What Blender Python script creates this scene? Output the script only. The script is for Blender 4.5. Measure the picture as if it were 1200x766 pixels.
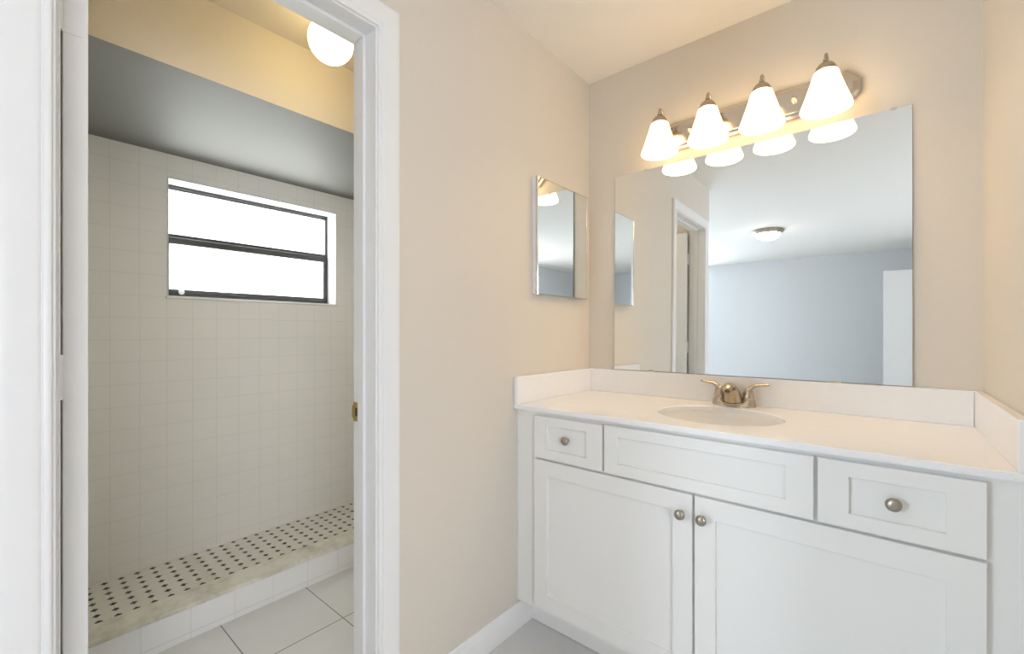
import bpy, bmesh, math, random
from math import sin, cos, pi, radians
from mathutils import Vector, Matrix

S = bpy.context.scene
for o in list(bpy.data.objects):
    bpy.data.objects.remove(o, do_unlink=True)
COL = S.collection

# ------------------------------------------------------------------ camera, world, lights, exposure
cam_d = bpy.data.cameras.new('camera')
cam_d.sensor_width = 36.0
cam_d.lens = 36.0 * 516.0 / 1200.0
cam_d.shift_y = 0.005
cam_d.clip_start = 0.01
cam = bpy.data.objects.new('camera', cam_d)
COL.objects.link(cam)
cam.location = (1.139, -1.95, 1.195)
cam.rotation_euler = (pi / 2, 0, radians(40.2))
S.camera = cam

S.view_settings.view_transform = 'Standard'
S.view_settings.look = 'None'
S.view_settings.gamma = 1.0
S.view_settings.use_curve_mapping = False
S.view_settings.exposure = 0.0

W = bpy.data.worlds.new('sky')
S.world = W
W.use_nodes = True
W.node_tree.nodes['Background'].inputs[0].default_value = (0.80, 0.89, 1.0, 1)
W.node_tree.nodes['Background'].inputs[1].default_value = 1.0

S.cycles.use_denoising = True
S.cycles.max_bounces = 12
S.cycles.diffuse_bounces = 8
S.cycles.glossy_bounces = 8
S.cycles.transmission_bounces = 8
S.cycles.transparent_max_bounces = 8
S.cycles.sample_clamp_indirect = 6.0

# (power in watts, colour) of the daylight lamps; (emission strength, colour) of the lit glass
L_FAR = (226.0, (0.75, 0.87, 1.0))
L_SIDE = (124.0, (0.94, 0.95, 1.0))
L_SHOWER = (128.0, (1.0, 0.99, 0.95))
L_VANITY = (4.4, (1.0, 0.70, 0.37))       # shades; the bulbs inside are brighter by BULB_GAIN
BULB_GAIN = 24.0
L_GLOBE = (7.6, (1.0, 0.8, 0.38))
L_DOME = (30.0, (1.0, 0.95, 0.9))


def area(name, loc, rot, sx, sy, power, color):
    l = bpy.data.lights.new(name, 'AREA')
    l.shape = 'RECTANGLE'
    l.size, l.size_y = sx, sy
    l.energy = power
    l.color = color
    o = bpy.data.objects.new(name, l)
    COL.objects.link(o)
    o.location = loc
    o.rotation_euler = rot
    return o


# daylight outside the real shower window and two added, unseen bedroom windows
area('added_fill_far_window', (-1.87, -6.35, 1.50), (radians(-90), 0, pi), 1.5, 1.5, *L_FAR)
area('added_fill_side_window', (4.00, -3.15, 1.55), (0, radians(90), 0), 1.5, 1.8, *L_SIDE)
area('daylight_shower_window', (-2.05, -0.914, 2.19), (0, radians(-90), 0), 1.66, 1.6, *L_SHOWER)


# ------------------------------------------------------------------ node helpers
class NT:
    def __init__(self, name):
        self.m = bpy.data.materials.new(name)
        self.m.use_nodes = True
        self.t = self.m.node_tree
        self.t.nodes.clear()
        self.out = self.t.nodes.new('ShaderNodeOutputMaterial')

    def n(self, typ, **kw):
        nd = self.t.nodes.new(typ)
        for k, v in kw.items():
            setattr(nd, k, v)
        return nd

    def l(self, a, b):
        self.t.links.new(a, b)

    def math(self, op, a, b=None, c=None):
        nd = self.n('ShaderNodeMath', operation=op)
        for i, v in enumerate((a, b, c)):
            if v is None:
                continue
            if isinstance(v, (int, float)):
                nd.inputs[i].default_value = v
            else:
                self.l(v, nd.inputs[i])
        return nd.outputs[0]

    def coords(self):
        tc = self.n('ShaderNodeTexCoord')
        return tc.outputs['Object']

    def xyz(self):
        sp = self.n('ShaderNodeSeparateXYZ')
        self.l(self.coords(), sp.inputs[0])
        return sp.outputs

    def noise(self, scale, detail=2.0, rough=0.5, vec=None):
        nd = self.n('ShaderNodeTexNoise')
        nd.inputs['Scale'].default_value = scale
        nd.inputs['Detail'].default_value = detail
        nd.inputs['Roughness'].default_value = rough
        self.l(vec if vec is not None else self.coords(), nd.inputs['Vector'])
        return nd.outputs['Fac']

    def ramp(self, fac, stops):
        r = self.n('ShaderNodeValToRGB')
        e = r.color_ramp.elements
        while len(e) < len(stops):
            e.new(0.5)
        for i, (p, c) in enumerate(stops):
            e[i].position = p
            e[i].color = (c[0], c[1], c[2], 1)
        self.l(fac, r.inputs[0])
        return r.outputs['Color']

    def mix(self, fac, a, b):
        nd = self.n('ShaderNodeMix', data_type='RGBA')
        if isinstance(fac, (int, float)):
            nd.inputs[0].default_value = fac
        else:
            self.l(fac, nd.inputs[0])
        for i, v in ((6, a), (7, b)):
            if isinstance(v, tuple):
                nd.inputs[i].default_value = (v[0], v[1], v[2], 1)
            else:
                self.l(v, nd.inputs[i])
        return nd.outputs[2]

    def bump(self, height, strength, dist):
        b = self.n('ShaderNodeBump')
        b.inputs['Strength'].default_value = strength
        b.inputs['Distance'].default_value = dist
        self.l(height, b.inputs['Height'])
        return b.outputs[0]

    def principled(self, color=None, rough=0.5, metal=0.0, normal=None, spec=0.5, coat=0.0):
        p = self.n('ShaderNodeBsdfPrincipled')
        if isinstance(color, tuple):
            p.inputs['Base Color'].default_value = (color[0], color[1], color[2], 1)
        elif color is not None:
            self.l(color, p.inputs['Base Color'])
        if isinstance(rough, (int, float)):
            p.inputs['Roughness'].default_value = rough
        else:
            self.l(rough, p.inputs['Roughness'])
        p.inputs['Metallic'].default_value = metal
        p.inputs['Specular IOR Level'].default_value = spec
        p.inputs['Coat Weight'].default_value = coat
        if normal is not None:
            self.l(normal, p.inputs['Normal'])
        return p

    def done(self, shader):
        self.l(shader.outputs[0] if hasattr(shader, 'outputs') else shader, self.out.inputs['Surface'])
        return self.m

    def line_mask(self, coord, pitch, offset, width):
        """1 within width of the lines at offset + k*pitch"""
        a = self.math('SUBTRACT', coord, offset)
        a = self.math('DIVIDE', a, pitch)
        a = self.math('ADD', a, 0.5)
        a = self.math('FRACT', a)
        a = self.math('SUBTRACT', a, 0.5)
        a = self.math('ABSOLUTE', a)
        a = self.math('MULTIPLY', a, pitch)
        return self.math('LESS_THAN', a, width / 2)


def mat_plain(name, col, rough=0.5, metal=0.0, bump_scale=None, bump_str=0.1, bump_dist=0.002, spec=0.5, var=0.0, coat=0.0):
    k = NT(name)
    nrm = None
    if bump_scale:
        nrm = k.bump(k.noise(bump_scale, 3.0), bump_str, bump_dist)
    c = col
    if var:
        c = k.mix(k.noise(6.0, 3.0), tuple(v * (1 - var) for v in col), tuple(min(1, v * (1 + var)) for v in col))
    return k.done(k.principled(c, rough, metal, nrm, spec, coat))


PAINT = (0.69, 0.642, 0.570)
M = {}
M['paint'] = mat_plain('greige_wall_paint', PAINT, 0.55, bump_scale=95, bump_str=0.22, bump_dist=0.0025)
M['shower_paint'] = mat_plain('cream_shower_room_paint', (0.70, 0.62, 0.50), 0.6, bump_scale=95, bump_str=0.2, bump_dist=0.002)
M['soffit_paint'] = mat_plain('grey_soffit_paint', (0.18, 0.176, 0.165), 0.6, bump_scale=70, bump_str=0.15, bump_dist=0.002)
M['ceil'] = mat_plain('textured_ceiling_paint', (0.86, 0.83, 0.78), 0.75, bump_scale=55, bump_str=0.45, bump_dist=0.004)
M['bed_paint'] = mat_plain('bedroom_grey_paint', (0.72, 0.735, 0.75), 0.6, bump_scale=90, bump_str=0.15)
M['trim'] = mat_plain('white_semigloss_trim', (0.82, 0.82, 0.82), 0.32, bump_scale=30, bump_str=0.03)
M['door'] = mat_plain('white_door_paint', (0.82, 0.82, 0.82), 0.38, bump_scale=30, bump_str=0.03)
M['cab'] = mat_plain('white_cabinet_lacquer', (0.83, 0.83, 0.815), 0.36, bump_scale=25, bump_str=0.02)
M['dark'] = mat_plain('hole_shade_dark', (0.05, 0.05, 0.05), 0.8, bump_scale=20)
M['nickel'] = mat_plain('brushed_nickel', (0.50, 0.43, 0.34), 0.27, 1.0, bump_scale=220, bump_str=0.04)
M['knob'] = mat_plain('satin_nickel_knob', (0.42, 0.38, 0.32), 0.30, 1.0, bump_scale=220, bump_str=0.04)
M['plate'] = mat_plain('polished_nickel_plate', (0.70, 0.62, 0.52), 0.16, 1.0, bump_scale=120, bump_str=0.02)
M['chrome'] = mat_plain('chrome', (0.72, 0.70, 0.67), 0.10, 1.0, bump_scale=60, bump_str=0.01)
M['brass'] = mat_plain('worn_brass', (0.55, 0.40, 0.14), 0.30, 1.0, bump_scale=180, bump_str=0.08)
M['bronze'] = mat_plain('bronze_aluminium', (0.085, 0.085, 0.09), 0.4, 0.3, bump_scale=60, bump_str=0.03)
M['porcelain'] = mat_plain('white_porcelain', (0.84, 0.83, 0.80), 0.08, coat=0.5, bump_scale=8, bump_str=0.01)
M['clip'] = mat_plain('clear_mirror_clip', (0.62, 0.58, 0.52), 0.15, bump_scale=30, bump_str=0.02)
M['sillwhite'] = mat_plain('white_marble_sill', (0.80, 0.79, 0.77), 0.25, bump_scale=40, bump_str=0.03, var=0.04)

k = NT('silvered_mirror')
M['mirror'] = k.done(k.principled((0.90, 0.925, 0.92), 0.0, 1.0, None))
k = NT('mirror_edge')
M['mirror_edge'] = k.done(k.principled(k.mix(k.noise(40), (0.10, 0.13, 0.11), (0.16, 0.18, 0.16)), 0.25))

# quartz with fine grey specks
k = NT('white_speckled_quartz')
vor = k.n('ShaderNodeTexVoronoi')
vor.inputs['Scale'].default_value = 170
k.l(k.coords(), vor.inputs['Vector'])
sp = k.math('LESS_THAN', vor.outputs['Distance'], 0.16)
pick = k.math('GREATER_THAN', k.noise(38, 1.0), 0.56)
speck = k.math('MULTIPLY', k.math('MULTIPLY', sp, pick), 0.45)
base = k.mix(k.noise(9, 3.0), (0.85, 0.85, 0.86), (0.88, 0.885, 0.895))
M['quartz'] = k.done(k.principled(k.mix(speck, base, (0.48, 0.45, 0.42)), 0.16))

# wall tile, 4 1/4 inch, on the wall facing +X (lines in y and z) or facing -Y (lines in x and z)
def wall_tile(name, axis, off_a, off_z):
    k = NT(name)
    x = k.xyz()
    a = k.line_mask(x[axis], 0.1085, off_a, 0.0026)
    b = k.line_mask(x[2], 0.1078, off_z, 0.0026)
    g = k.math('MAXIMUM', a, b)
    cell = k.n('ShaderNodeTexNoise')
    cell.inputs['Scale'].default_value = 2.5
    k.l(k.coords(), cell.inputs['Vector'])
    base = k.mix(cell.outputs['Fac'], (0.82, 0.81, 0.775), (0.86, 0.85, 0.82))
    col = k.mix(k.math('MULTIPLY', g, 0.28), base, (0.50, 0.48, 0.43))
    h = k.math('SUBTRACT', k.math('MULTIPLY', k.noise(5.0, 1.0), 0.4), g)
    return k.done(k.principled(col, 0.22, 0, k.bump(h, 0.22, 0.001)))


M['tile_x'] = wall_tile('cream_wall_tile', 1, -1.4792, 1.374)
M['door_shaded'] = mat_plain('shaded_white_door_paint', (0.66, 0.66, 0.66), 0.4, bump_scale=30, bump_str=0.03)  # white door paint with the bedroom door's shade put into the colour
M['reveal'] = mat_plain('darkened_white_reveal_paint', (0.52, 0.53, 0.53), 0.6, bump_scale=40, bump_str=0.05)  # near-white lining, its colour darkened to offset the strong window daylight
M['tile_y'] = wall_tile('cream_wall_tile_end', 0, -1.655, 1.374)

# curb face tile
k = NT('white_curb_tile')
x = k.xyz()
g = k.math('MAXIMUM', k.line_mask(x[1], 0.152, -0.99, 0.003), k.line_mask(x[2], 0.5, 0.024, 0.004))
base = k.mix(k.noise(4.0, 2.0), (0.82, 0.82, 0.82), (0.86, 0.86, 0.86))
M['curbtile'] = k.done(k.principled(k.mix(k.math('MULTIPLY', g, 0.35), base, (0.55, 0.55, 0.53)), 0.22, 0,
                                    k.bump(k.math('SUBTRACT', 1.0, g), 0.3, 0.001)))

# marble cap on the curb
k = NT('cream_marble')
n1 = k.noise(7, 8.0, 0.68)
n2 = k.noise(30, 6.0, 0.7)
c = k.ramp(n1, [(0.30, (0.42, 0.40, 0.33)), (0.44, (0.66, 0.63, 0.54)), (0.56, (0.80, 0.78, 0.71)), (0.74, (0.55, 0.53, 0.44))])
c = k.mix(k.math('MULTIPLY', n2, 0.30), c, (0.50, 0.48, 0.41))
M['marble'] = k.done(k.principled(c, 0.28))

# octagon and dot mosaic
k = NT('octagon_and_dot_mosaic')
x = k.xyz()
PX, PY, OX, OY = 0.0578, 0.0589, -1.3300, -1.6115
def cell(c, p, o):
    a = k.math('DIVIDE', k.math('SUBTRACT', c, o), p)
    a = k.math('SUBTRACT', k.math('FRACT', k.math('ADD', a, 100.5)), 0.5)
    return k.math('MULTIPLY', k.math('ABSOLUTE', a), p)
dx, dy = cell(x[0], PX, OX), cell(x[1], PY, OY)
man = k.math('ADD', dx, dy)
dot = k.math('LESS_THAN', man, 0.0138)
ring = k.math('LESS_THAN', k.math('ABSOLUTE', k.math('SUBTRACT', man, 0.0148)), 0.0011)
gl = k.math('MULTIPLY', k.math('LESS_THAN', k.math('MINIMUM', dx, dy), 0.0009), k.math('GREATER_THAN', man, 0.0148))
gr = k.math('MAXIMUM', ring, gl)
base = k.mix(k.noise(12, 3), (0.80, 0.78, 0.73), (0.85, 0.83, 0.785))
col = k.mix(k.math('MULTIPLY', gr, 0.28), base, (0.42, 0.39, 0.33))
col = k.mix(dot, col, (0.018, 0.016, 0.018))
M['mosaic'] = k.done(k.principled(col, 0.25, 0, k.bump(k.math('SUBTRACT', 1.0, gr), 0.25, 0.001)))

# floor tile
def floor_tile(name, px, ox, py, oy, v=0.62):
    k = NT(name)
    x = k.xyz()
    g = k.math('MAXIMUM', k.line_mask(x[0], px, ox, 0.0042), k.line_mask(x[1], py, oy, 0.0042))
    base = k.mix(k.noise(3.5, 6.0, 0.6), (v - 0.04, v - 0.037, v - 0.037), (v + 0.04, v + 0.042, v + 0.042))
    col = k.mix(g, base, (0.20, 0.20, 0.20))
    return k.done(k.principled(col, 0.32, 0, k.bump(k.math('SUBTRACT', 1.0, g), 0.3, 0.001)))


M['floor_shower_room'] = floor_tile('grey_floor_tile_small', 0.347, -0.590, 0.347, -0.999, 0.70)
M['floor'] = floor_tile('grey_floor_tile_large', 0.61, 0.47, 0.61, -0.97)


def glow(name, col, strength, base=(0.9, 0.88, 0.84)):
    k = NT(name)
    p = k.principled(base, 0.25)
    p.inputs['Emission Color'].default_value = (col[0], col[1], col[2], 1)
    p.inputs['Emission Strength'].default_value = strength
    return k.done(p)


M['shade'] = glow('lit_frosted_glass_shade', L_VANITY[1], L_VANITY[0])
M['bulb'] = glow('lit_bulb', L_VANITY[1], L_VANITY[0] * BULB_GAIN)
M['globe'] = glow('lit_opal_globe', L_GLOBE[1], L_GLOBE[0])
M['dome'] = glow('lit_opal_dome', L_DOME[1], L_DOME[0])

# obscure window glass lit from outside
k = NT('obscure_window_glass')
tr = k.n('ShaderNodeBsdfTransparent')
tr.inputs[0].default_value = (0.95, 0.97, 0.97, 1)
tl = k.n('ShaderNodeBsdfTranslucent')
tl.inputs[0].default_value = (0.9, 0.92, 0.92, 1)
gs = k.n('ShaderNodeBsdfGlossy')
gs.inputs['Roughness'].default_value = 0.12
m1 = k.n('ShaderNodeMixShader')
k.l(k.math('ADD', 0.25, k.math('MULTIPLY', k.noise(60, 3), 0.5)), m1.inputs[0])
k.l(tr.outputs[0], m1.inputs[1]); k.l(tl.outputs[0], m1.inputs[2])
m2 = k.n('ShaderNodeMixShader')
m2.inputs[0].default_value = 0.05
k.l(m1.outputs[0], m2.inputs[1]); k.l(gs.outputs[0], m2.inputs[2])
M['pane'] = k.done(m2.outputs[0])
k = NT('clear_window_glass')
tr = k.n('ShaderNodeBsdfTransparent')
gs = k.n('ShaderNodeBsdfGlossy')
gs.inputs['Roughness'].default_value = 0.02
m2 = k.n('ShaderNodeMixShader')
m2.inputs[0].default_value = 0.06
k.l(tr.outputs[0], m2.inputs[1]); k.l(gs.outputs[0], m2.inputs[2])
M['clear'] = k.done(m2.outputs[0])


# ------------------------------------------------------------------ mesh helpers
def box(bm, x0, x1, y0, y1, z0, z1, bevel=0.0, seg=2):
    vs = [bm.verts.new(p) for p in ((x0, y0, z0), (x1, y0, z0), (x1, y1, z0), (x0, y1, z0),
                                    (x0, y0, z1), (x1, y0, z1), (x1, y1, z1), (x0, y1, z1))]
    fs = [bm.faces.new([vs[i] for i in q]) for q in
          ((3, 2, 1, 0), (4, 5, 6, 7), (0, 1, 5, 4), (1, 2, 6, 5), (2, 3, 7, 6), (3, 0, 4, 7))]
    if bevel > 0:
        es = list({e for f in fs for e in f.edges})
        bmesh.ops.bevel(bm, geom=es, offset=bevel, segments=seg, affect='EDGES', profile=0.5)


def lathe(bm, prof, n=32, origin=(0, 0, 0), axis='Z', close=False):
    """prof: (r, h) list; revolve about axis through origin"""
    rings = []
    for r, h in prof:
        ring = []
        if r <= 1e-6:
            pts = [(0, 0, h)]
        else:
            pts = [(r * cos(2 * pi * i / n), r * sin(2 * pi * i / n), h) for i in range(n)]
        for p in pts:
            if axis == '-Y':
                q = (p[0], -p[2], p[1])
            elif axis == 'X':
                q = (p[2], p[0], p[1])
            elif axis == 'Y':
                q = (p[0], p[2], -p[1])
            else:
                q = p
            ring.append(bm.verts.new((q[0] + origin[0], q[1] + origin[1], q[2] + origin[2])))
        rings.append(ring)
    pairs = list(zip(rings, rings[1:]))
    if close:
        pairs.append((rings[-1], rings[0]))
    for a, b in pairs:
        if len(a) == 1 and len(b) == 1:
            continue
        for i in range(n):
            j = (i + 1) % n
            if len(a) == 1:
                bm.faces.new((a[0], b[j], b[i]))
            elif len(b) == 1:
                bm.faces.new((a[i], a[j], b[0]))
            else:
                bm.faces.new((a[i], a[j], b[j], b[i]))


def tube(bm, pts, radii, n=14, flat=1.0, up=(0, 0, 1), cap=True):
    """sweep an ellipse (radius, radius*flat) along pts"""
    pts = [Vector(p) for p in pts]
    if isinstance(radii, (int, float)):
        radii = [radii] * len(pts)
    if isinstance(flat, (int, float)):
        flat = [flat] * len(pts)
    rings = []
    for i, p in enumerate(pts):
        t = (pts[min(i + 1, len(pts) - 1)] - pts[max(i - 1, 0)]).normalized()
        u = Vector(up)
        s = t.cross(u)
        if s.length < 1e-4:
            s = t.cross(Vector((1, 0, 0)))
        s.normalize()
        w = s.cross(t).normalized()
        rings.append([bm.verts.new(p + s * (radii[i] * cos(2 * pi * q / n)) + w * (radii[i] * flat[i] * sin(2 * pi * q / n)))
                      for q in range(n)])
    for a, b in zip(rings, rings[1:]):
        for i in range(n):
            j = (i + 1) % n
            bm.faces.new((a[i], a[j], b[j], b[i]))
    if cap:
        bm.faces.new(list(reversed(rings[0])))
        bm.faces.new(rings[-1])


def spline(ctrl, per=8):
    """Catmull-Rom through control points"""
    P = [Vector(c) for c in ctrl]
    P = [P[0] * 2 - P[1]] + P + [P[-1] * 2 - P[-2]]
    out = []
    for i in range(1, len(P) - 2):
        a, b, c, d = P[i - 1:i + 3]
        for q in range(per):
            t = q / per
            out.append(0.5 * ((2 * b) + (c - a) * t + (2 * a - 5 * b + 4 * c - d) * t * t + (3 * b - a - 3 * c + d) * t ** 3))
    out.append(P[-2])
    return out


def lerp_list(vals, n):
    out = []
    for i in range(n):
        t = i / (n - 1) * (len(vals) - 1)
        j = min(int(t), len(vals) - 2)
        out.append(vals[j] + (vals[j + 1] - vals[j]) * (t - j))
    return out


def obj(name, bm, mat, parent=None, smooth=False, mats=None):
    bmesh.ops.recalc_face_normals(bm, faces=bm.faces)
    me = bpy.data.meshes.new(name)
    bm.to_mesh(me)
    bm.free()
    for m in (mats or [mat]):
        me.materials.append(m)
    if smooth:
        for p in me.polygons:
            p.use_smooth = True
        try:
            me.set_sharp_from_angle(angle=radians(38))
        except Exception:
            pass
    o = bpy.data.objects.new(name, me)
    COL.objects.link(o)
    if parent is not None:
        o.parent = parent
        if parent.type == 'EMPTY':
            o.location = -Vector(parent.location)      # meshes keep room coordinates
    return o


def thing(name, label, cat, loc, group=None):
    o = bpy.data.objects.new(name, None)
    o.empty_display_size = 0.05
    COL.objects.link(o)
    o.location = loc
    o['label'] = label
    o['category'] = cat
    if group:
        o['group'] = group
    return o


def tag(o, label, cat, group=None):
    o['label'] = label
    o['category'] = cat
    if group:
        o['group'] = group
    return o


def struct(name, bm, mat, smooth=False, mats=None):
    o = obj(name, bm, mat, None, smooth, mats)
    o['kind'] = 'structure'
    return o


def boxes(*bs, bevel=0.0):
    bm = bmesh.new()
    for b in bs:
        box(bm, *b, bevel=bevel)
    return bm


# ------------------------------------------------------------------ dimensions
H = 2.445            # ceiling of alcove and bedroom
XR = 1.37            # right wall of the vanity alcove
YE = -2.0            # where the alcove opens into the bedroom
BX0, BX1, BY0 = -2.60, 3.60, -6.0
YS = -1.0            # end of the short right wall of the alcove
SX = -1.655          # tiled wall of the shower
SY0, SY1 = -1.892, -0.10
SH = 2.39            # ceiling of the shower room
JL, JR, JH = -1.8750, -1.222, 2.088   # door jamb faces and head
T = 0.018            # jamb board

# ------------------------------------------------------------------ shell
struct('floor', boxes((-0.06, XR + 0.1, YE, 0.1, -0.1, 0), (XR + 0.1, BX1 + 0.15, YE, YS + 0.1, -0.1, 0), (BX0 - 0.15, BX1 + 0.15, BY0 - 0.15, YE, -0.1, 0)), M['floor'])
struct('floor_shower_room', boxes((-0.9287, -0.06, YE + 0.08, 0.0, -0.1, 0)), M['floor_shower_room'])
struct('floor_shower', boxes((SX, -1.045, YE + 0.08, 0.0, -0.1, 0.03)), M['mosaic'])
struct('ceiling', boxes((-0.12, XR + 0.1, YE, 0.1, H, H + 0.1), (XR + 0.1, BX1 + 0.15, YE, YS + 0.1, H, H + 0.1), (BX0 - 0.15, BX1 + 0.15, BY0 - 0.15, YE, H, H + 0.1)), M['ceil'])
struct('ceiling_shower_room', boxes((-0.7225, -0.12, YE + 0.08, 0.0, SH, H + 0.1)), M['shower_paint'])
# lowered soffit over the shower: painted header in front, grey underside
bm = bmesh.new()
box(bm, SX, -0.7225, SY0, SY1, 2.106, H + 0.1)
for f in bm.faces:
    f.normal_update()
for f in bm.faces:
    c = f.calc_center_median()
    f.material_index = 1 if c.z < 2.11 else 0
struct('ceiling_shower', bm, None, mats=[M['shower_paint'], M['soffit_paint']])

struct('wall_back', boxes((-0.12, XR + 0.1, 0.0, 0.1, 0, H)), M['paint'])
struct('wall_right', boxes((XR, XR + 0.1, YS, 0.0, 0, H)), M['paint'])
# left wall with the doorway
bm = bmesh.new()
box(bm, -0.12, 0.0, JR + T, 0.0, 0, H)
box(bm, -0.12, 0.0, YE, JL - T, 0, H)
box(bm, -0.12, 0.0, JL - T, JR + T, JH + T, H)
struct('wall_left', bm, M['paint'])
struct('wall_shower_end', boxes((SX - 0.165, -0.12, SY1, 0.0, 0, H)), M['tile_y'])
struct('wall_shower_room_end', boxes((BX0, -0.12, YE, SY0, 0, H)), M['paint'])

# tiled shower wall with the window opening; the lower tile field stands proud by 4 mm
WY0, WY1, WZ0, WZ1 = -1.368, -0.462, 1.377, 1.986
bm = bmesh.new()
x0, x1 = SX - 0.165, SX
box(bm, x0, x1, YE, WY0, 0, H)
box(bm, x0, x1, WY1, 0.0, 0, H)
box(bm, x0, x1, WY0, WY1, 0, WZ0)
box(bm, x0, x1, WY0, WY1, WZ1, H)
box(bm, x1, x1 + 0.005, SY0, SY1, 0, 1.374)
struct('wall_shower', bm, M['tile_x'])
# bedroom
def holed(axis_fixed, a0, a1, lo, hi, w0, w1, z0, z1):
    bm = bmesh.new()
    def b(u0, u1, q0, q1):
        if axis_fixed == 'y':
            box(bm, u0, u1, a0, a1, q0, q1)
        else:
            box(bm, a0, a1, u0, u1, q0, q1)
    b(lo, w0, 0, H); b(w1, hi, 0, H); b(w0, w1, 0, z0); b(w0, w1, z1, H)
    return bm
struct('wall_bedroom_far', holed('y', BY0 - 0.12, BY0, BX0 - 0.12, BX1 + 0.12, -2.45, -1.29, 0.9, 2.1), M['bed_paint'])
struct('wall_bedroom_left', boxes((BX0 - 0.12, BX0, BY0, YE, 0, H)), M['bed_paint'])
struct('wall_bedroom_right', holed('x', BX1, BX1 + 0.12, BY0, YS + 0.1, -3.9, -2.4, 0.9, 2.1), M['bed_paint'])
struct('wall_bedroom_near', boxes((XR + 0.1, BX1, YS, YS + 0.1, 0, H)), M['bed_paint'])
struct('wall_bedroom_closet', boxes((1.95, 2.05, BY0, -4.75, 0, H)), M['bed_paint'])

# ------------------------------------------------------------------ windows
def bar(bm, x0, x1, y0, y1, z0, z1, bev=0.002):
    box(bm, x0, x1, y0, y1, z0, z1, bevel=bev, seg=1)

w = thing('window_1', 'dark framed frosted window high in the tiled shower wall', 'window', (SX - 0.14, -0.915, WZ0))
w['kind'] = 'structure'
FX0, FX1 = SX - 0.150, SX - 0.115
bm = bmesh.new()
bar(bm, FX0, FX1, WY0, WY1, WZ0 + 0.002, WZ0 + 0.024)
bar(bm, FX0, FX1, WY0, WY1, WZ1 - 0.018, WZ1)
bar(bm, FX0, FX1, WY0, WY0 + 0.018, WZ0 + 0.024, WZ1 - 0.018)
bar(bm, FX0, FX1, WY1 - 0.018, WY1, WZ0 + 0.024, WZ1 - 0.018)
obj('window_frame', bm, M['bronze'], w)
bm = bmesh.new()
a, b = WY0 + 0.018, WY1 - 0.018
bar(bm, FX0 + 0.004, FX1 - 0.012, a, b, 1.692, 1.724)
bar(bm, FX0 + 0.004, FX1 - 0.012, a, b, WZ1 - 0.026, WZ1 - 0.018)
obj('upper_sash', bm, M['bronze'], w)
bm = bmesh.new()
bar(bm, FX1 - 0.012, FX1 + 0.006, a, b, 1.668, 1.704)
bar(bm, FX1 - 0.012, FX1 + 0.006, a, b, WZ0 + 0.024, WZ0 + 0.048)
bar(bm, FX1 - 0.012, FX1 + 0.006, a, a + 0.012, WZ0 + 0.048, 1.676)
bar(bm, FX1 - 0.012, FX1 + 0.006, b - 0.014, b, WZ0 + 0.048, 1.676)
sash = obj('lower_sash', bm, M['bronze'], w)
bm = bmesh.new()
bar(bm, FX1 + 0.006, FX1 + 0.012, -1.11, -1.02, WZ0 + 0.026, WZ0 + 0.042)
obj('sash_lift', bm, M['bronze'], w)
bm = bmesh.new()
lathe(bm, [(0, 0), (0.012, 0), (0.014, 0.004), (0.010, 0.012), (0, 0.014)], 20, (FX1 + 0.006, -1.285, WZ0 + 0.034), 'X')
obj('latch', bm, M['sillwhite'], w, smooth=True)
bm = bmesh.new(); box(bm, FX0 + 0.010, FX0 + 0.014, a, b, 1.715, WZ1 - 0.020)
obj('pane', bm, M['pane'], w)
bm = bmesh.new(); box(bm, FX1 - 0.006, FX1 - 0.002, a, b, WZ0 + 0.040, 1.680)
obj('pane', bm, M['pane'], w)
# white lining of the recess and marble sill
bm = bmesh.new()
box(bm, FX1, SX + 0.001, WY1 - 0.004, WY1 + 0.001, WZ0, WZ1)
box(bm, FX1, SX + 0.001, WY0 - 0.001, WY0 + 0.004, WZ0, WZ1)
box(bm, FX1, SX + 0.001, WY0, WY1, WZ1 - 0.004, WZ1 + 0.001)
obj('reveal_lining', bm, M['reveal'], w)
bm = bmesh.new()
box(bm, FX1 - 0.001, SX + 0.016, WY0 - 0.008, WY1 + 0.010, WZ0 - 0.010, WZ0 + 0.003, bevel=0.002)
obj('window_sill', bm, M['sillwhite'], w)


def added_bedroom_window(n, label, fixed, a0, a1, lo, hi):  # unseen windows added so fill daylight reaches the alcove and shower
    cx = (lo + hi) / 2
    loc = (cx, (a0 + a1) / 2, 0.9) if fixed == 'y' else ((a0 + a1) / 2, cx, 0.9)
    r = thing('window_%d' % n, label, 'window', loc)
    r['kind'] = 'structure'
    bm, pm = bmesh.new(), bmesh.new()
    def b(m, u0, u1, q0, q1, d0, d1, bev=0.003):
        if fixed == 'y':
            box(m, u0, u1, d0, d1, q0, q1, bevel=bev, seg=1)
        else:
            box(m, d0, d1, u0, u1, q0, q1, bevel=bev, seg=1)
    d0, d1 = a0 + 0.03, a0 + 0.08
    b(bm, lo, hi, 0.9, 0.95, d0, d1); b(bm, lo, hi, 2.05, 2.1, d0, d1)
    b(bm, lo, lo + 0.05, 0.95, 2.05, d0, d1); b(bm, hi - 0.05, hi, 0.95, 2.05, d0, d1)
    b(bm, lo + 0.05, hi - 0.05, 1.48, 1.52, d0, d1)
    obj('window_frame', bm, M['trim'], r)
    for q0, q1 in ((0.95, 1.48), (1.52, 2.05)):
        p = bmesh.new()
        b(p, lo + 0.05, hi - 0.05, q0, q1, a0 + 0.05, a0 + 0.056, 0)
        obj('pane', p, M['clear'], r)


added_bedroom_window(2, 'unseen white framed window added to the far bedroom wall for fill daylight', 'y', BY0 - 0.12, BY0, -2.45, -1.29)
added_bedroom_window(3, 'unseen white framed window added to the right bedroom wall for fill daylight', 'x', BX1, BX1 + 0.12, -3.9, -2.4)

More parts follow.
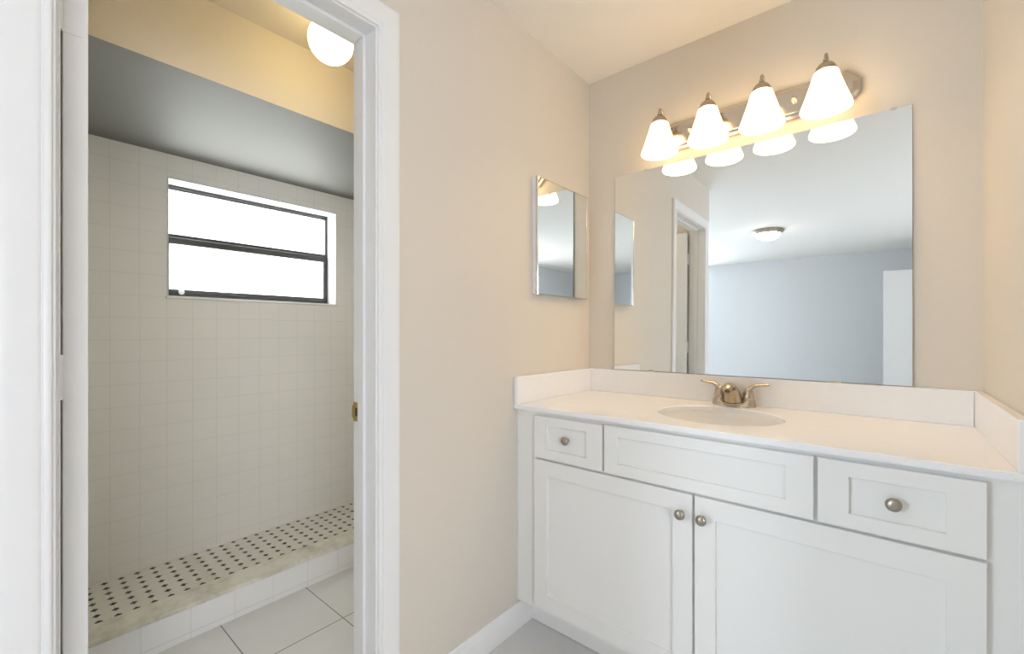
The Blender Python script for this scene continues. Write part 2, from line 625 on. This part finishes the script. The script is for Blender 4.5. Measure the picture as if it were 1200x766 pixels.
# ------------------------------------------------------------------ doorway: jamb, stop, casing
bm = bmesh.new()
box(bm, -0.12, 0.0, JR, JR + T, 0, JH + T)
box(bm, -0.12, 0.0, JL - T, JL, 0, JH + T)
box(bm, -0.12, 0.0, JL, JR, JH, JH + T)
# door stop
box(bm, -0.083, -0.050, JR - 0.010, JR, 0, JH, bevel=0.002, seg=1)
box(bm, -0.083, -0.050, JL, JL + 0.010, 0, JH, bevel=0.002, seg=1)
box(bm, -0.083, -0.050, JL + 0.010, JR - 0.010, JH - 0.010, JH, bevel=0.002, seg=1)
jamb = struct('trim_1', bm, M['trim'])

CAS = [(0.0, 0.0), (0.0, 0.008), (0.002, 0.0105), (0.006, 0.0115), (0.010, 0.0105), (0.0115, 0.008), (0.013, 0.008),
       (0.015, 0.0105), (0.019, 0.0125), (0.026, 0.0135), (0.040, 0.0155), (0.052, 0.0170), (0.060, 0.0175), (0.0655, 0.0165),
       (0.0690, 0.0140), (0.0700, 0.0105), (0.0700, 0.0)]


def casing(name, x_face, sgn, yl, yr, zh):
    bm = bmesh.new()
    rows = []
    for wv, tv in CAS:
        x = x_face + sgn * tv
        rows.append([bm.verts.new((x, yl - wv, 0)), bm.verts.new((x, yl - wv, zh + wv)),
                     bm.verts.new((x, yr + wv, zh + wv)), bm.verts.new((x, yr + wv, 0))])
    for a, b in zip(rows, rows[1:]):
        for i in range(3):
            bm.faces.new((a[i], a[i + 1], b[i + 1], b[i]))
    bm.faces.new([r[0] for r in rows])
    bm.faces.new([r[3] for r in rows])
    return struct(name, bm, M['trim'], smooth=True)


casing('trim_2', 0.0, 1, JL - 0.005, JR + 0.005, JH + 0.005)

# brass strike plate on the latch jamb
t = thing('strike_plate', 'small brass strike plate on the white door jamb', 'strike plate', (-0.100, JR, 0.950))
bm = bmesh.new()
y = JR - 0.0022
# plate with a rectangular hole
box(bm, -0.119, -0.0875, y, JR, 0.962, 0.9785)
box(bm, -0.119, -0.0875, y, JR, 0.920, 0.936)
box(bm, -0.119, -0.1105, y, JR, 0.936, 0.962)
box(bm, -0.0955, -0.0875, y, JR, 0.936, 0.962)
box(bm, -0.127, -0.119, y, JR, 0.930, 0.968)
obj('plate', bm, M['brass'], t)
bm = bmesh.new()
box(bm, -0.1105, -0.0955, JR - 0.0006, JR, 0.936, 0.962)
obj('latch_hole_shade', bm, M['dark'], t)  # thin dark sheet painting the shade inside the strike plate opening
for z in (0.970, 0.928):
    bm = bmesh.new()
    lathe(bm, [(0, 0), (0.0042, 0), (0.003, 0.0012), (0, 0.0014)], 16, (-0.103, y, z), '-Y')
    obj('screw', bm, M['brass'], t, smooth=True)

# door swung open into the shower room
d = thing('door_1', 'white door swung open into the shower room, its hinge edge facing out', 'door', (-0.13, JL + 0.03, 0.012))
d['kind'] = 'structure'
bm = bmesh.new()
box(bm, -0.128 - 0.625, -0.128, -1.8570, -1.8190, 0.012, 2.066, bevel=0.0015, seg=1)
obj('door_slab', bm, M['door'], d)
for z0 in (0.20, 1.0587, 1.8024):
    bm = bmesh.new()
    z1 = z0 + 0.0905
    lathe(bm, [(0, z0), (0.0052, z0), (0.0062, z0 + 0.002), (0.0062, z1 - 0.002), (0.0052, z1), (0, z1)], 16, (-0.1235, -1.8625, 0))
    box(bm, -0.1285, -0.1265, -1.862, -1.828, z0, z1)
    box(bm, -0.120, -0.090, JL - 0.0005, JL + 0.0018, z0, z1)
    obj('hinge', bm, M['trim'], d, smooth=True)
for sg, yb in ((1, -1.8190),):
    bm = bmesh.new()
    lathe(bm, [(0, 0), (0.033, 0), (0.033, 0.003), (0.028, 0.008), (0.011, 0.010), (0.011, 0.020), (0.022, 0.030), (0.027, 0.042),
               (0.024, 0.052), (0, 0.056)], 28, (-0.690, yb, 0.95), 'Y' if sg > 0 else '-Y')
    obj('door_knob', bm, M['brass'], d, smooth=True)

# ------------------------------------------------------------------ baseboards
BB = [(0.0, 0.0), (0.014, 0.0), (0.014, 0.056), (0.0125, 0.060), (0.0125, 0.064), (0.0105, 0.070), (0.0075, 0.080), (0.0065, 0.088), (0.0045, 0.0945), (0.0, 0.096)]


def baseboard(name, p0, p1, out):
    bm = bmesh.new()
    ends = []
    for p in (p0, p1):
        ends.append([bm.verts.new((p[0] + out[0] * tk, p[1] + out[1] * tk, z)) for tk, z in BB])
    n = len(BB)
    for i in range(n):
        j = (i + 1) % n
        bm.faces.new((ends[0][i], ends[0][j], ends[1][j], ends[1][i]))
    bm.faces.new(ends[0]); bm.faces.new(ends[1])
    return struct(name, bm, M['trim'], smooth=True)


baseboard('baseboard_left', (0, -1.147), (0, -0.486), (1, 0))
baseboard('baseboard_right', (XR, YS), (XR, -0.594), (-1, 0))
baseboard('baseboard_bedroom_far', (BX0, BY0), (1.95, BY0), (0, 1))

# ------------------------------------------------------------------ shower curb
t = thing('shower_curb', 'white tiled shower curb topped with a cream marble slab', 'curb', (-0.985, -1.0, 0))
bm = bmesh.new()
box(bm, -1.040, -0.9287, SY0, SY1, 0, 0.1185)
obj('curb_tile', bm, M['curbtile'], t)
bm = bmesh.new()
box(bm, -1.050, -0.9255, SY0, SY1, 0.1185, 0.1365, bevel=0.003)
obj('curb_cap', bm, M['marble'], t)

# ------------------------------------------------------------------ vanity cabinet
YF = -0.568
t = thing('vanity_cabinet', 'white shaker bathroom vanity cabinet under the speckled counter', 'cabinet', (0.685, -0.30, 0))
bm = bmesh.new()
box(bm, 0.016, 0.034, YF + 0.019, -0.004, 0.111, 0.888)
box(bm, 1.336, 1.354, YF + 0.019, -0.004, 0.111, 0.888)
box(bm, 0.016, 0.034, -0.486, -0.004, 0.0, 0.111)
box(bm, 1.336, 1.354, -0.486, -0.004, 0.0, 0.111)
box(bm, 0.034, 1.336, YF + 0.019, -0.010, 0.111, 0.129)
box(bm, 0.034, 1.336, -0.010, -0.004, 0.111, 0.888)
# face frame: stiles and rails
box(bm, 0.016, 0.112, YF, YF + 0.019, 0.111, 0.888)
box(bm, 1.294, 1.354, YF, YF + 0.019, 0.111, 0.888)
box(bm, 0.112, 1.294, YF, YF + 0.019, 0.111, 0.147)
box(bm, 0.112, 1.294, YF, YF + 0.019, 0.690, 0.726)
box(bm, 0.112, 1.294, YF, YF + 0.019, 0.860, 0.888)
box(bm, 0.381, 0.414, YF, YF + 0.019, 0.726, 0.860)
box(bm, 0.988, 1.022, YF, YF + 0.019, 0.726, 0.860)
box(bm, 0.684, 0.717, YF, YF + 0.019, 0.147, 0.690)
obj('carcass', bm, M['cab'], t)
bm = bmesh.new()
box(bm, 0.001, 0.016, YF - 0.001, -0.52, 0.111, 0.888)
obj('filler_strip', bm, M['cab'], t)
bm = bmesh.new()
box(bm, 1.354, 1.369, YF - 0.001, -0.52, 0.111, 0.888)
obj('filler_strip', bm, M['cab'], t)
bm = bmesh.new()
box(bm, 0.0145, 1.3555, -0.492, -0.486, 0.0025, 0.111)
obj('toe_kick', bm, M['cab'], t)


def shaker(name, x0, x1, z0, z1, px0, px1, pz0, pz1, label=None):
    """frame-and-panel front with a recessed flat centre"""
    yb, yf, yp = YF, YF - 0.0195, YF - 0.0100
    e = 0.0012
    bm = bmesh.new()
    def ring(a0, a1, c0, c1, y):
        return [bm.verts.new(p) for p in ((a0, y, c0), (a1, y, c0), (a1, y, c1), (a0, y, c1))]
    r0 = ring(x0, x1, z0, z1, yb)
    r1 = ring(x0, x1, z0, z1, yf + e)
    r2 = ring(x0 + e, x1 - e, z0 + e, z1 - e, yf)
    r3 = ring(px0 - e, px1 + e, pz0 - e, pz1 + e, yf)
    r4 = ring(px0, px1, pz0, pz1, yf + e)
    r5 = ring(px0, px1, pz0, pz1, yp)
    for a, b in ((r0, r1), (r1, r2), (r2, r3), (r3, r4), (r4, r5)):
        for i in range(4):
            j = (i + 1) % 4
            bm.faces.new((a[i], a[j], b[j], b[i]))
    bm.faces.new(r5)
    bm.faces.new(list(reversed(r0)))
    o = obj(name, bm, M['cab'], t)
    if label:
        o['label'] = label
    return o


def knob(parent, x, z, on_panel=False):
    yb = YF - (0.0100 if on_panel else 0.0195)
    bm = bmesh.new()
    lathe(bm, [(0, 0), (0.0075, 0), (0.0085, 0.0015), (0.0062, 0.004), (0.0055, 0.011), (0.0080, 0.015), (0.0145, 0.018),
               (0.0158, 0.0205), (0.0152, 0.0235), (0.0118, 0.0265), (0.0060, 0.0285), (0, 0.029)], 32, (x, yb, z), '-Y')
    k_ = obj('knob', bm, M['knob'], parent, smooth=True)
    return k_


dl = shaker('drawer', 0.100, 0.393, 0.7120, 0.8725, 0.163, 0.330, 0.7480, 0.8400)
knob(dl, 0.2478, 0.7965, True)
shaker('false_drawer_front', 0.402, 1.0005, 0.7120, 0.8755, 0.4507, 0.9379, 0.7500, 0.8400)
dr = shaker('drawer', 1.0095, 1.3060, 0.7120, 0.8755, 1.0732, 1.2441, 0.7480, 0.8380)
knob(dr, 1.1556, 0.7940, True)
lo = shaker('door', 0.100, 0.6968, 0.135, 0.7040, 0.1611, 0.6380, 0.197, 0.6460)
knob(lo, 0.6660, 0.6430)
ro = shaker('door', 0.7042, 1.3060, 0.135, 0.7040, 0.7626, 1.2441, 0.197, 0.6430)
knob(ro, 0.7285, 0.6425)

# ------------------------------------------------------------------ countertop with oval cut-out
SXc, SYc, SA, SB = 0.695, -0.31, 0.200, 0.180
ZT, ZB = 0.9068, 0.8885
ct = thing('countertop', 'speckled white quartz vanity counter with low splashes', 'countertop', (0.685, -0.30, ZB))
bm = bmesh.new()
x0, x1, y0, y1 = 0.001, 1.369, -0.592, -0.001
angs = set(2 * pi * i / 96 for i in range(96))
for cxn, cyn in ((x0, y0), (x1, y0), (x1, y1), (x0, y1)):
    angs.add(math.atan2(cyn - SYc, cxn - SXc) % (2 * pi))
angs = sorted(angs)
inner_t, inner_b, outer_t, outer_b, outer_m, inner_m = [], [], [], [], [], []
e = 0.0025
for a in angs:
    ca, sa = cos(a), sin(a)
    ts = []
    if ca > 1e-9: ts.append((x1 - SXc) / ca)
    if ca < -1e-9: ts.append((x0 - SXc) / ca)
    if sa > 1e-9: ts.append((y1 - SYc) / sa)
    if sa < -1e-9: ts.append((y0 - SYc) / sa)
    tt = min(ts)
    ox, oy = SXc + ca * tt, SYc + sa * tt
    r = 1 / math.sqrt((ca / SA) ** 2 + (sa / SB) ** 2)
    ix, iy = SXc + ca * r, SYc + sa * r
    ins = lambda v, lo_, hi_: min(max(v, lo_ + e), hi_ - e)
    outer_t.append(bm.verts.new((ins(ox, x0, x1), ins(oy, y0, y1), ZT)))
    outer_m.append(bm.verts.new((ox, oy, ZT - e)))
    outer_b.append(bm.verts.new((ox, oy, ZB)))
    inner_t.append(bm.verts.new((SXc + ca * (r + e), SYc + sa * (r + e), ZT)))
    inner_m.append(bm.verts.new((ix, iy, ZT - e)))
    inner_b.append(bm.verts.new((ix, iy, ZB)))
n = len(angs)
for i in range(n):
    j = (i + 1) % n
    for A, B in ((inner_t, outer_t), (outer_t, outer_m), (outer_m, outer_b), (outer_b, inner_b), (inner_b, inner_m), (inner_m, inner_t)):
        bm.faces.new((A[i], B[i], B[j], A[j]))
obj('counter_slab', bm, M['quartz'], ct)
bm = bmesh.new(); box(bm, 0.0215, 1.3485, -0.021, -0.001, ZT, 1.0155, bevel=0.002)
obj('back_splash', bm, M['quartz'], ct)
bm = bmesh.new(); box(bm, 0.001, 0.021, -0.592, -0.001, ZT, 1.0155, bevel=0.002)
obj('side_splash', bm, M['quartz'], ct)
bm = bmesh.new(); box(bm, 1.349, 1.369, -0.592, -0.001, ZT, 1.0155, bevel=0.002)
obj('side_splash', bm, M['quartz'], ct)

# ------------------------------------------------------------------ undermount sink
sk = thing('sink', 'oval white porcelain undermount sink set below the counter', 'sink', (SXc, SYc, ZB - 0.15))
bm = bmesh.new()
prof = [(1.10, ZB - 0.0005), (1.015, ZB - 0.0005), (1.005, ZB - 0.004), (0.985, ZB - 0.020), (0.945, ZB - 0.055), (0.86, ZB - 0.095),
        (0.70, ZB - 0.125), (0.45, ZB - 0.142), (0.20, ZB - 0.149), (0.105, ZB - 0.151)]
outp = [(0.105, ZB - 0.160), (0.45, ZB - 0.152), (0.72, ZB - 0.136), (0.89, ZB - 0.105), (0.98, ZB - 0.060), (1.02, ZB - 0.015), (1.10, ZB - 0.012)]
rings = []
N = 72
for r, z in prof + outp:
    rings.append([bm.verts.new((SXc + SA * r * cos(2 * pi * i / N), SYc + SB * r * sin(2 * pi * i / N), z)) for i in range(N)])
for a, b in zip(rings, rings[1:] + rings[:1]):
    for i in range(N):
        j = (i + 1) % N
        bm.faces.new((a[i], a[j], b[j], b[i]))
obj('bowl', bm, M['porcelain'], sk, smooth=True)
bm = bmesh.new()
lathe(bm, [(0, ZB - 0.152), (0.012, ZB - 0.152), (0.0125, ZB - 0.149), (0.022, ZB - 0.1485), (0.0235, ZB - 0.151), (0.0225, ZB - 0.156), (0, ZB - 0.156)], 32, (SXc, SYc, 0))
obj('drain', bm, M['nickel'], sk, smooth=True)
bm = bmesh.new()
lathe(bm, [(0, 0), (0.007, 0.0), (0.0075, 0.0015), (0.006, 0.002), (0, 0.001)], 20, (SXc, SYc - SB * 0.93, ZB - 0.062), 'Y')
obj('overflow_ring', bm, M['nickel'], sk, smooth=True)

# ------------------------------------------------------------------ faucet
FXc, FYc = 0.688, -0.066
fc = thing('faucet', 'brushed nickel two handled faucet behind the oval sink', 'faucet', (FXc, FYc, ZT))
bm = bmesh.new()
pts = []
Lh, Rr = 0.051, 0.0265
for r_off, z in ((0.0, ZT), (0.0005, ZT + 0.009), (-0.0025, ZT + 0.0135), (-0.006, ZT + 0.015)):
    ring = []
    R = Rr + r_off
    for i in range(24):
        a = -pi / 2 + pi * i / 23
        ring.append(bm.verts.new((FXc + Lh + R * cos(a), FYc + R * sin(a), z)))
    for i in range(24):
        a = pi / 2 + pi * i / 23
        ring.append(bm.verts.new((FXc - Lh + R * cos(a), FYc + R * sin(a), z)))
    pts.append(ring)
for a, b in zip(pts, pts[1:]):
    for i in range(48):
        j = (i + 1) % 48
        bm.faces.new((a[i], a[j], b[j], b[i]))
bm.faces.new(list(reversed(pts[0]))); bm.faces.new(pts[-1])
obj('base_plate', bm, M['nickel'], fc, smooth=True)
# broad spout rising from the plate and leaning over the bowl
bm = bmesh.new()
path = spline([(FXc, FYc - 0.011, ZT + 0.010), (FXc, FYc - 0.017, ZT + 0.030), (FXc, FYc - 0.029, ZT + 0.056), (FXc, FYc - 0.047, ZT + 0.075),
               (FXc, FYc - 0.068, ZT + 0.081), (FXc, FYc - 0.088, ZT + 0.076), (FXc, FYc - 0.100, ZT + 0.067)], 6)
rad = lerp_list([0.0370, 0.0330, 0.0285, 0.0235, 0.0200, 0.0175, 0.0140], len(path))
fl = lerp_list([0.80, 0.80, 0.80, 0.76, 0.70, 0.70, 0.74], len(path))
tube(bm, path, rad, 28, fl, up=(0, -0.3, 1))
obj('spout', bm, M['nickel'], fc, smooth=True)
bm = bmesh.new()
lathe(bm, [(0, 0), (0.009, 0), (0.0095, 0.004), (0.0095, 0.010), (0, 0.010)], 20, (FXc, FYc - 0.099, ZT + 0.052))
obj('aerator', bm, M['nickel'], fc, smooth=True)
for sg in (-1, 1):
    hx = FXc + sg * 0.051
    bm = bmesh.new()
    lathe(bm, [(0.0255, ZT + 0.012), (0.0245, ZT + 0.020), (0.0215, ZT + 0.028), (0.0210, ZT + 0.0295), (0.0216, ZT + 0.031), (0.0200, ZT + 0.044),
               (0.0180, ZT + 0.056), (0.0152, ZT + 0.066), (0.0100, ZT + 0.073), (0, ZT + 0.076)], 28, (hx, FYc, 0))
    path = spline([(hx - sg * 0.002, FYc, ZT + 0.050), (hx + sg * 0.006, FYc, ZT + 0.070), (hx + sg * 0.022, FYc, ZT + 0.083),
                   (hx + sg * 0.042, FYc + 0.000, ZT + 0.0865), (hx + sg * 0.062, FYc - 0.001, ZT + 0.0885), (hx + sg * 0.072, FYc - 0.001, ZT + 0.091)], 6)
    rad = lerp_list([0.0150, 0.0135, 0.0115, 0.0110, 0.0112, 0.0075], len(path))
    fl = lerp_list([0.9, 0.80, 0.58, 0.50, 0.46, 0.50], len(path))
    tube(bm, path, rad, 18, fl)
    obj('handle', bm, M['nickel'], fc, smooth=True)
bm = bmesh.new()
lathe(bm, [(0.0022, ZT + 0.01), (0.0022, ZT + 0.052), (0.0045, ZT + 0.054), (0.0045, ZT + 0.060), (0, ZT + 0.062)], 14, (FXc, FYc + 0.026, 0))
obj('lift_rod', bm, M['nickel'], fc, smooth=True)

# ------------------------------------------------------------------ big wall mirror
MX0, MX1, MZ0, MZ1 = 0.1478, 1.2095, 1.0185, 1.941
mi = thing('wall_mirror', 'large frameless wall mirror above the vanity counter', 'mirror', (0.68, -0.012, MZ0))
def lean(z):            # bottom edge stands on the splash a little off the wall
    return -0.0135 + 0.0095 * (z - MZ0) / (MZ1 - MZ0)
bm = bmesh.new()
def mv(x, z, d):
    return bm.verts.new((x, lean(z) + d, z))
f0 = [mv(MX0, MZ0, 0), mv(MX1, MZ0, 0), mv(MX1, MZ1, 0), mv(MX0, MZ1, 0)]
f1 = [mv(MX0, MZ0, 0.004), mv(MX1, MZ0, 0.004), mv(MX1, MZ1, 0.004), mv(MX0, MZ1, 0.004)]
fa = bm.faces.new(f0)
fb = bm.faces.new(f1)
for i in range(4):
    j = (i + 1) % 4
    q = bm.faces.new((f0[i], f0[j], f1[j], f1[i]))
    q.material_index = 1
fb.material_index = 1
obj('mirror_glass', bm, None, mi, mats=[M['mirror'], M['mirror_edge']])
for x, z, up in ((1.163, MZ1, 1), (0.30, MZ1, 1), (1.0133, MZ0, -1), (0.33, MZ0, -1)):
    bm = bmesh.new()
    yy = lean(z)
    if up > 0:
        box(bm, x - 0.008, x + 0.008, yy - 0.0025, -0.001, z, z + 0.006, bevel=0.0010)
        box(bm, x - 0.008, x + 0.008, yy - 0.0025, yy - 0.0005, z - 0.0035, z, bevel=0.0006)
    else:
        box(bm, x - 0.011, x + 0.011, yy - 0.005, yy - 0.001, z - 0.0025, z + 0.005, bevel=0.0008)
    obj('mirror_clip', bm, M['clip'], mi)

# ------------------------------------------------------------------ medicine cabinet
mc = thing('medicine_cabinet', 'mirrored medicine cabinet with slim chrome frame on the left wall', 'cabinet', (0.0, -0.27, 1.355))
CY0, CY1, CZ0, CZ1 = -0.4715, -0.0665, 1.354, 1.853
bm = bmesh.new()
box(bm, 0.0006, 0.021, CY0 + 0.003, CY1 - 0.003, CZ0 + 0.003, CZ1 - 0.003, bevel=0.001, seg=1)
obj('cabinet_body', bm, M['trim'], mc)
dm = bmesh.new()
fw, xb, xf = 0.0055, 0.021, 0.0315
def cring(i, x):
    return [dm.verts.new(p) for p in ((x, CY0 + i, CZ0 + i), (x, CY1 - i, CZ0 + i), (x, CY1 - i, CZ1 - i), (x, CY0 + i, CZ1 - i))]
rs = [cring(fw, xb), cring(0, xb), cring(0, xf - 0.002), cring(0.002, xf), cring(fw - 0.001, xf), cring(fw, xf - 0.0015)]
for a, b in zip(rs, rs[1:] + rs[:1]):
    for i in range(4):
        j = (i + 1) % 4
        dm.faces.new((a[i], a[j], b[j], b[i]))
fr = obj('door_frame', dm, M['chrome'], mc)
bm = bmesh.new()
box(bm, xb + 0.001, xf - 0.0016, CY0 + fw, CY1 - fw, CZ0 + fw, CZ1 - fw)
obj('mirror_glass', bm, M['mirror'], mc)

# ------------------------------------------------------------------ four-light vanity fixture
LX = [0.412, 0.606, 0.795, 0.988]
LY, RIMZ, TOPZ = -0.122, 1.949, 2.078
vl = thing('vanity_light', 'nickel bar light with four frosted glass shades above the mirror', 'light fixture', (0.70, 0, 2.05))
PXc, PH, PZ, PL = 0.700, 0.061, 2.050, 0.378
bm = bmesh.new()
def octo(inset, y):
    L_, h_, c_ = PL - inset, PH - inset, 0.038 - inset * 0.4
    P = [(-L_, -h_ + c_), (-L_ + c_, -h_), (L_ - c_, -h_), (L_, -h_ + c_), (L_, h_ - c_), (L_ - c_, h_), (-L_ + c_, h_), (-L_, h_ - c_)]
    return [bm.verts.new((PXc + a, y, PZ + b)) for a, b in P]
rs = [octo(0, -0.0005), octo(0, -0.014), octo(0.003, -0.017), octo(0.012, -0.019), octo(0.020, -0.026), octo(0.022, -0.027)]
for a, b in zip(rs, rs[1:]):
    for i in range(8):
        j = (i + 1) % 8
        bm.faces.new((a[i], a[j], b[j], b[i]))
bm.faces.new(rs[-1]); bm.faces.new(list(reversed(rs[0])))
obj('back_plate', bm, M['plate'], vl)
for x in (0.51, 0.885):
    bm = bmesh.new()
    lathe(bm, [(0.0085, 0.0), (0.0085, 0.004), (0.005, 0.006), (0.006, 0.010), (0.0085, 0.014), (0.0075, 0.019), (0.004, 0.022), (0, 0.023)], 20, (x, -0.027, PZ + 0.004), '-Y')
    obj('cap_nut', bm, M['plate'], vl, smooth=True)


def shade_profile():
    o = [(0.0315, TOPZ), (0.0350, TOPZ - 0.003), (0.0375, TOPZ - 0.010), (0.0440, TOPZ - 0.032), (0.0535, TOPZ - 0.062), (0.0625, TOPZ - 0.088),
         (0.0695, TOPZ - 0.107), (0.0735, TOPZ - 0.118), (0.0748, RIMZ + 0.006), (0.0745, RIMZ + 0.002), (0.0725, RIMZ)]
    i = [(0.0700, RIMZ + 0.0005), (0.0690, RIMZ + 0.004), (0.0650, TOPZ - 0.107), (0.0580, TOPZ - 0.088), (0.0490, TOPZ - 0.062), (0.0395, TOPZ - 0.032),
         (0.0335, TOPZ - 0.012), (0.0290, TOPZ - 0.006), (0.0200, TOPZ - 0.005), (0.0200, TOPZ)]
    return o + i


parts = []
x = LX[0]
bm = bmesh.new()
lathe(bm, shade_profile(), 48, (x, LY, 0), close=True)
parts.append(obj('glass_shade', bm, M['shade'], vl, smooth=True))
bm = bmesh.new()
lathe(bm, [(0, TOPZ + 0.0005), (0.0295, TOPZ + 0.0005), (0.0305, TOPZ + 0.004), (0.0300, TOPZ + 0.010), (0.0270, TOPZ + 0.017), (0.0215, TOPZ + 0.024), (0.0150, TOPZ + 0.029),
           (0.0095, TOPZ + 0.033), (0.0080, TOPZ + 0.037), (0.0088, TOPZ + 0.040), (0.0070, TOPZ + 0.043), (0, TOPZ + 0.044)], 32, (x, LY, 0))
parts.append(obj('socket_cap', bm, M['nickel'], vl, smooth=True))
bm = bmesh.new()
path = spline([(x, LY, TOPZ + 0.040), (x, LY + 0.001, TOPZ + 0.054), (x, LY + 0.012, TOPZ + 0.064), (x, LY + 0.028, TOPZ + 0.057), (x, LY + 0.048, TOPZ + 0.028),
               (x, LY + 0.066, TOPZ - 0.010), (x, LY + 0.082, PZ - 0.002), (x, -0.026, PZ)], 6)
tube(bm, path, 0.0052, 14, up=(1, 0, 0))
lathe(bm, [(0.0, 0), (0.019, 0), (0.020, 0.003), (0.016, 0.007), (0.008, 0.010), (0.0, 0.010)], 24, (x, -0.026, PZ), '-Y')
parts.append(obj('arm', bm, M['nickel'], vl, smooth=True))
bm = bmesh.new()
lathe(bm, [(0, TOPZ - 0.068), (0.010, TOPZ - 0.066), (0.0175, TOPZ - 0.056), (0.019, TOPZ - 0.046), (0.015, TOPZ - 0.030), (0.0125, TOPZ - 0.0055), (0, TOPZ - 0.0055)], 24, (x, LY, 0))
parts.append(obj('bulb', bm, M['bulb'], vl, smooth=True))
for xx in LX[1:]:
    for p in parts:
        c = p.copy()
        COL.objects.link(c)
        c.parent = vl
        c.location = p.location + Vector((xx - x, 0, 0))
# ------------------------------------------------------------------ shower-room globe light
GX, GY, GZ, GR = -0.43, -1.135, 2.275, 0.079
gl_ = thing('ceiling_globe_light', 'round white globe light on the shower room ceiling', 'ceiling light', (GX, GY, SH))
bm = bmesh.new()
lathe(bm, [(0, SH - 0.0005), (0.062, SH - 0.0005), (0.062, SH - 0.012), (0.052, SH - 0.026), (0.045, SH - 0.050), (0.0, SH - 0.050)], 36, (GX, GY, 0))
obj('fitter', bm, M['trim'], gl_, smooth=True)
bm = bmesh.new()
prof = [(0.0, GZ - GR)] + [(GR * sin(a), GZ - GR * cos(a)) for a in [pi * i / 24 for i in range(1, 20)]]
prof += [(0.044, SH - 0.0495)]
lathe(bm, prof, 40, (GX, GY, 0))
obj('globe', bm, M['globe'], gl_, smooth=True)
# ------------------------------------------------------------------ bedroom: dome light and open door
DX, DY, DR = 0.118, -3.83, 0.165
dm_ = thing('ceiling_dome_light', 'flush dome ceiling light with nickel rim, seen in the big mirror', 'ceiling light', (DX, DY, H))
bm = bmesh.new()
lathe(bm, [(0, H - 0.0005), (DR - 0.004, H - 0.0005), (DR, H - 0.008), (DR - 0.004, H - 0.016), (DR - 0.020, H - 0.030), (DR - 0.032, H - 0.042), (DR - 0.036, H - 0.044), (DR - 0.042, H - 0.040), (0, H - 0.040)], 48, (DX, DY, 0))
obj('rim', bm, M['nickel'], dm_, smooth=True)
bm = bmesh.new()
R0 = DR - 0.041
lathe(bm, [(R0 * cos(a), H - 0.040 - 0.075 * sin(a)) for a in [pi / 2 * i / 14 for i in range(14)]] + [(0, H - 0.115)], 48, (DX, DY, 0))
obj('glass_dome', bm, M['dome'], dm_, smooth=True)
bm = bmesh.new()
lathe(bm, [(0, H - 0.113), (0.010, H - 0.115), (0.011, H - 0.119), (0.006, H - 0.123), (0.007, H - 0.128), (0, H - 0.133)], 20, (DX, DY, 0))
obj('finial', bm, M['nickel'], dm_, smooth=True)
d2 = thing('door_2', 'plain white bedroom door standing open, seen at the right edge of the big mirror', 'door', (1.53, -5.1, 0))
d2['kind'] = 'structure'
bm = bmesh.new()
box(bm, 1.13, 1.938, -5.135, -5.10, 0.012, 2.045, bevel=0.002, seg=1)
obj('door_slab', bm, M['door_shaded'], d2)
for z0 in (0.2, 1.0, 1.8):
    bm = bmesh.new()
    lathe(bm, [(0, z0), (0.006, z0), (0.006, z0 + 0.09), (0, z0 + 0.09)], 14, (1.943, -5.095, 0))
    obj('hinge', bm, M['nickel'], d2, smooth=True)
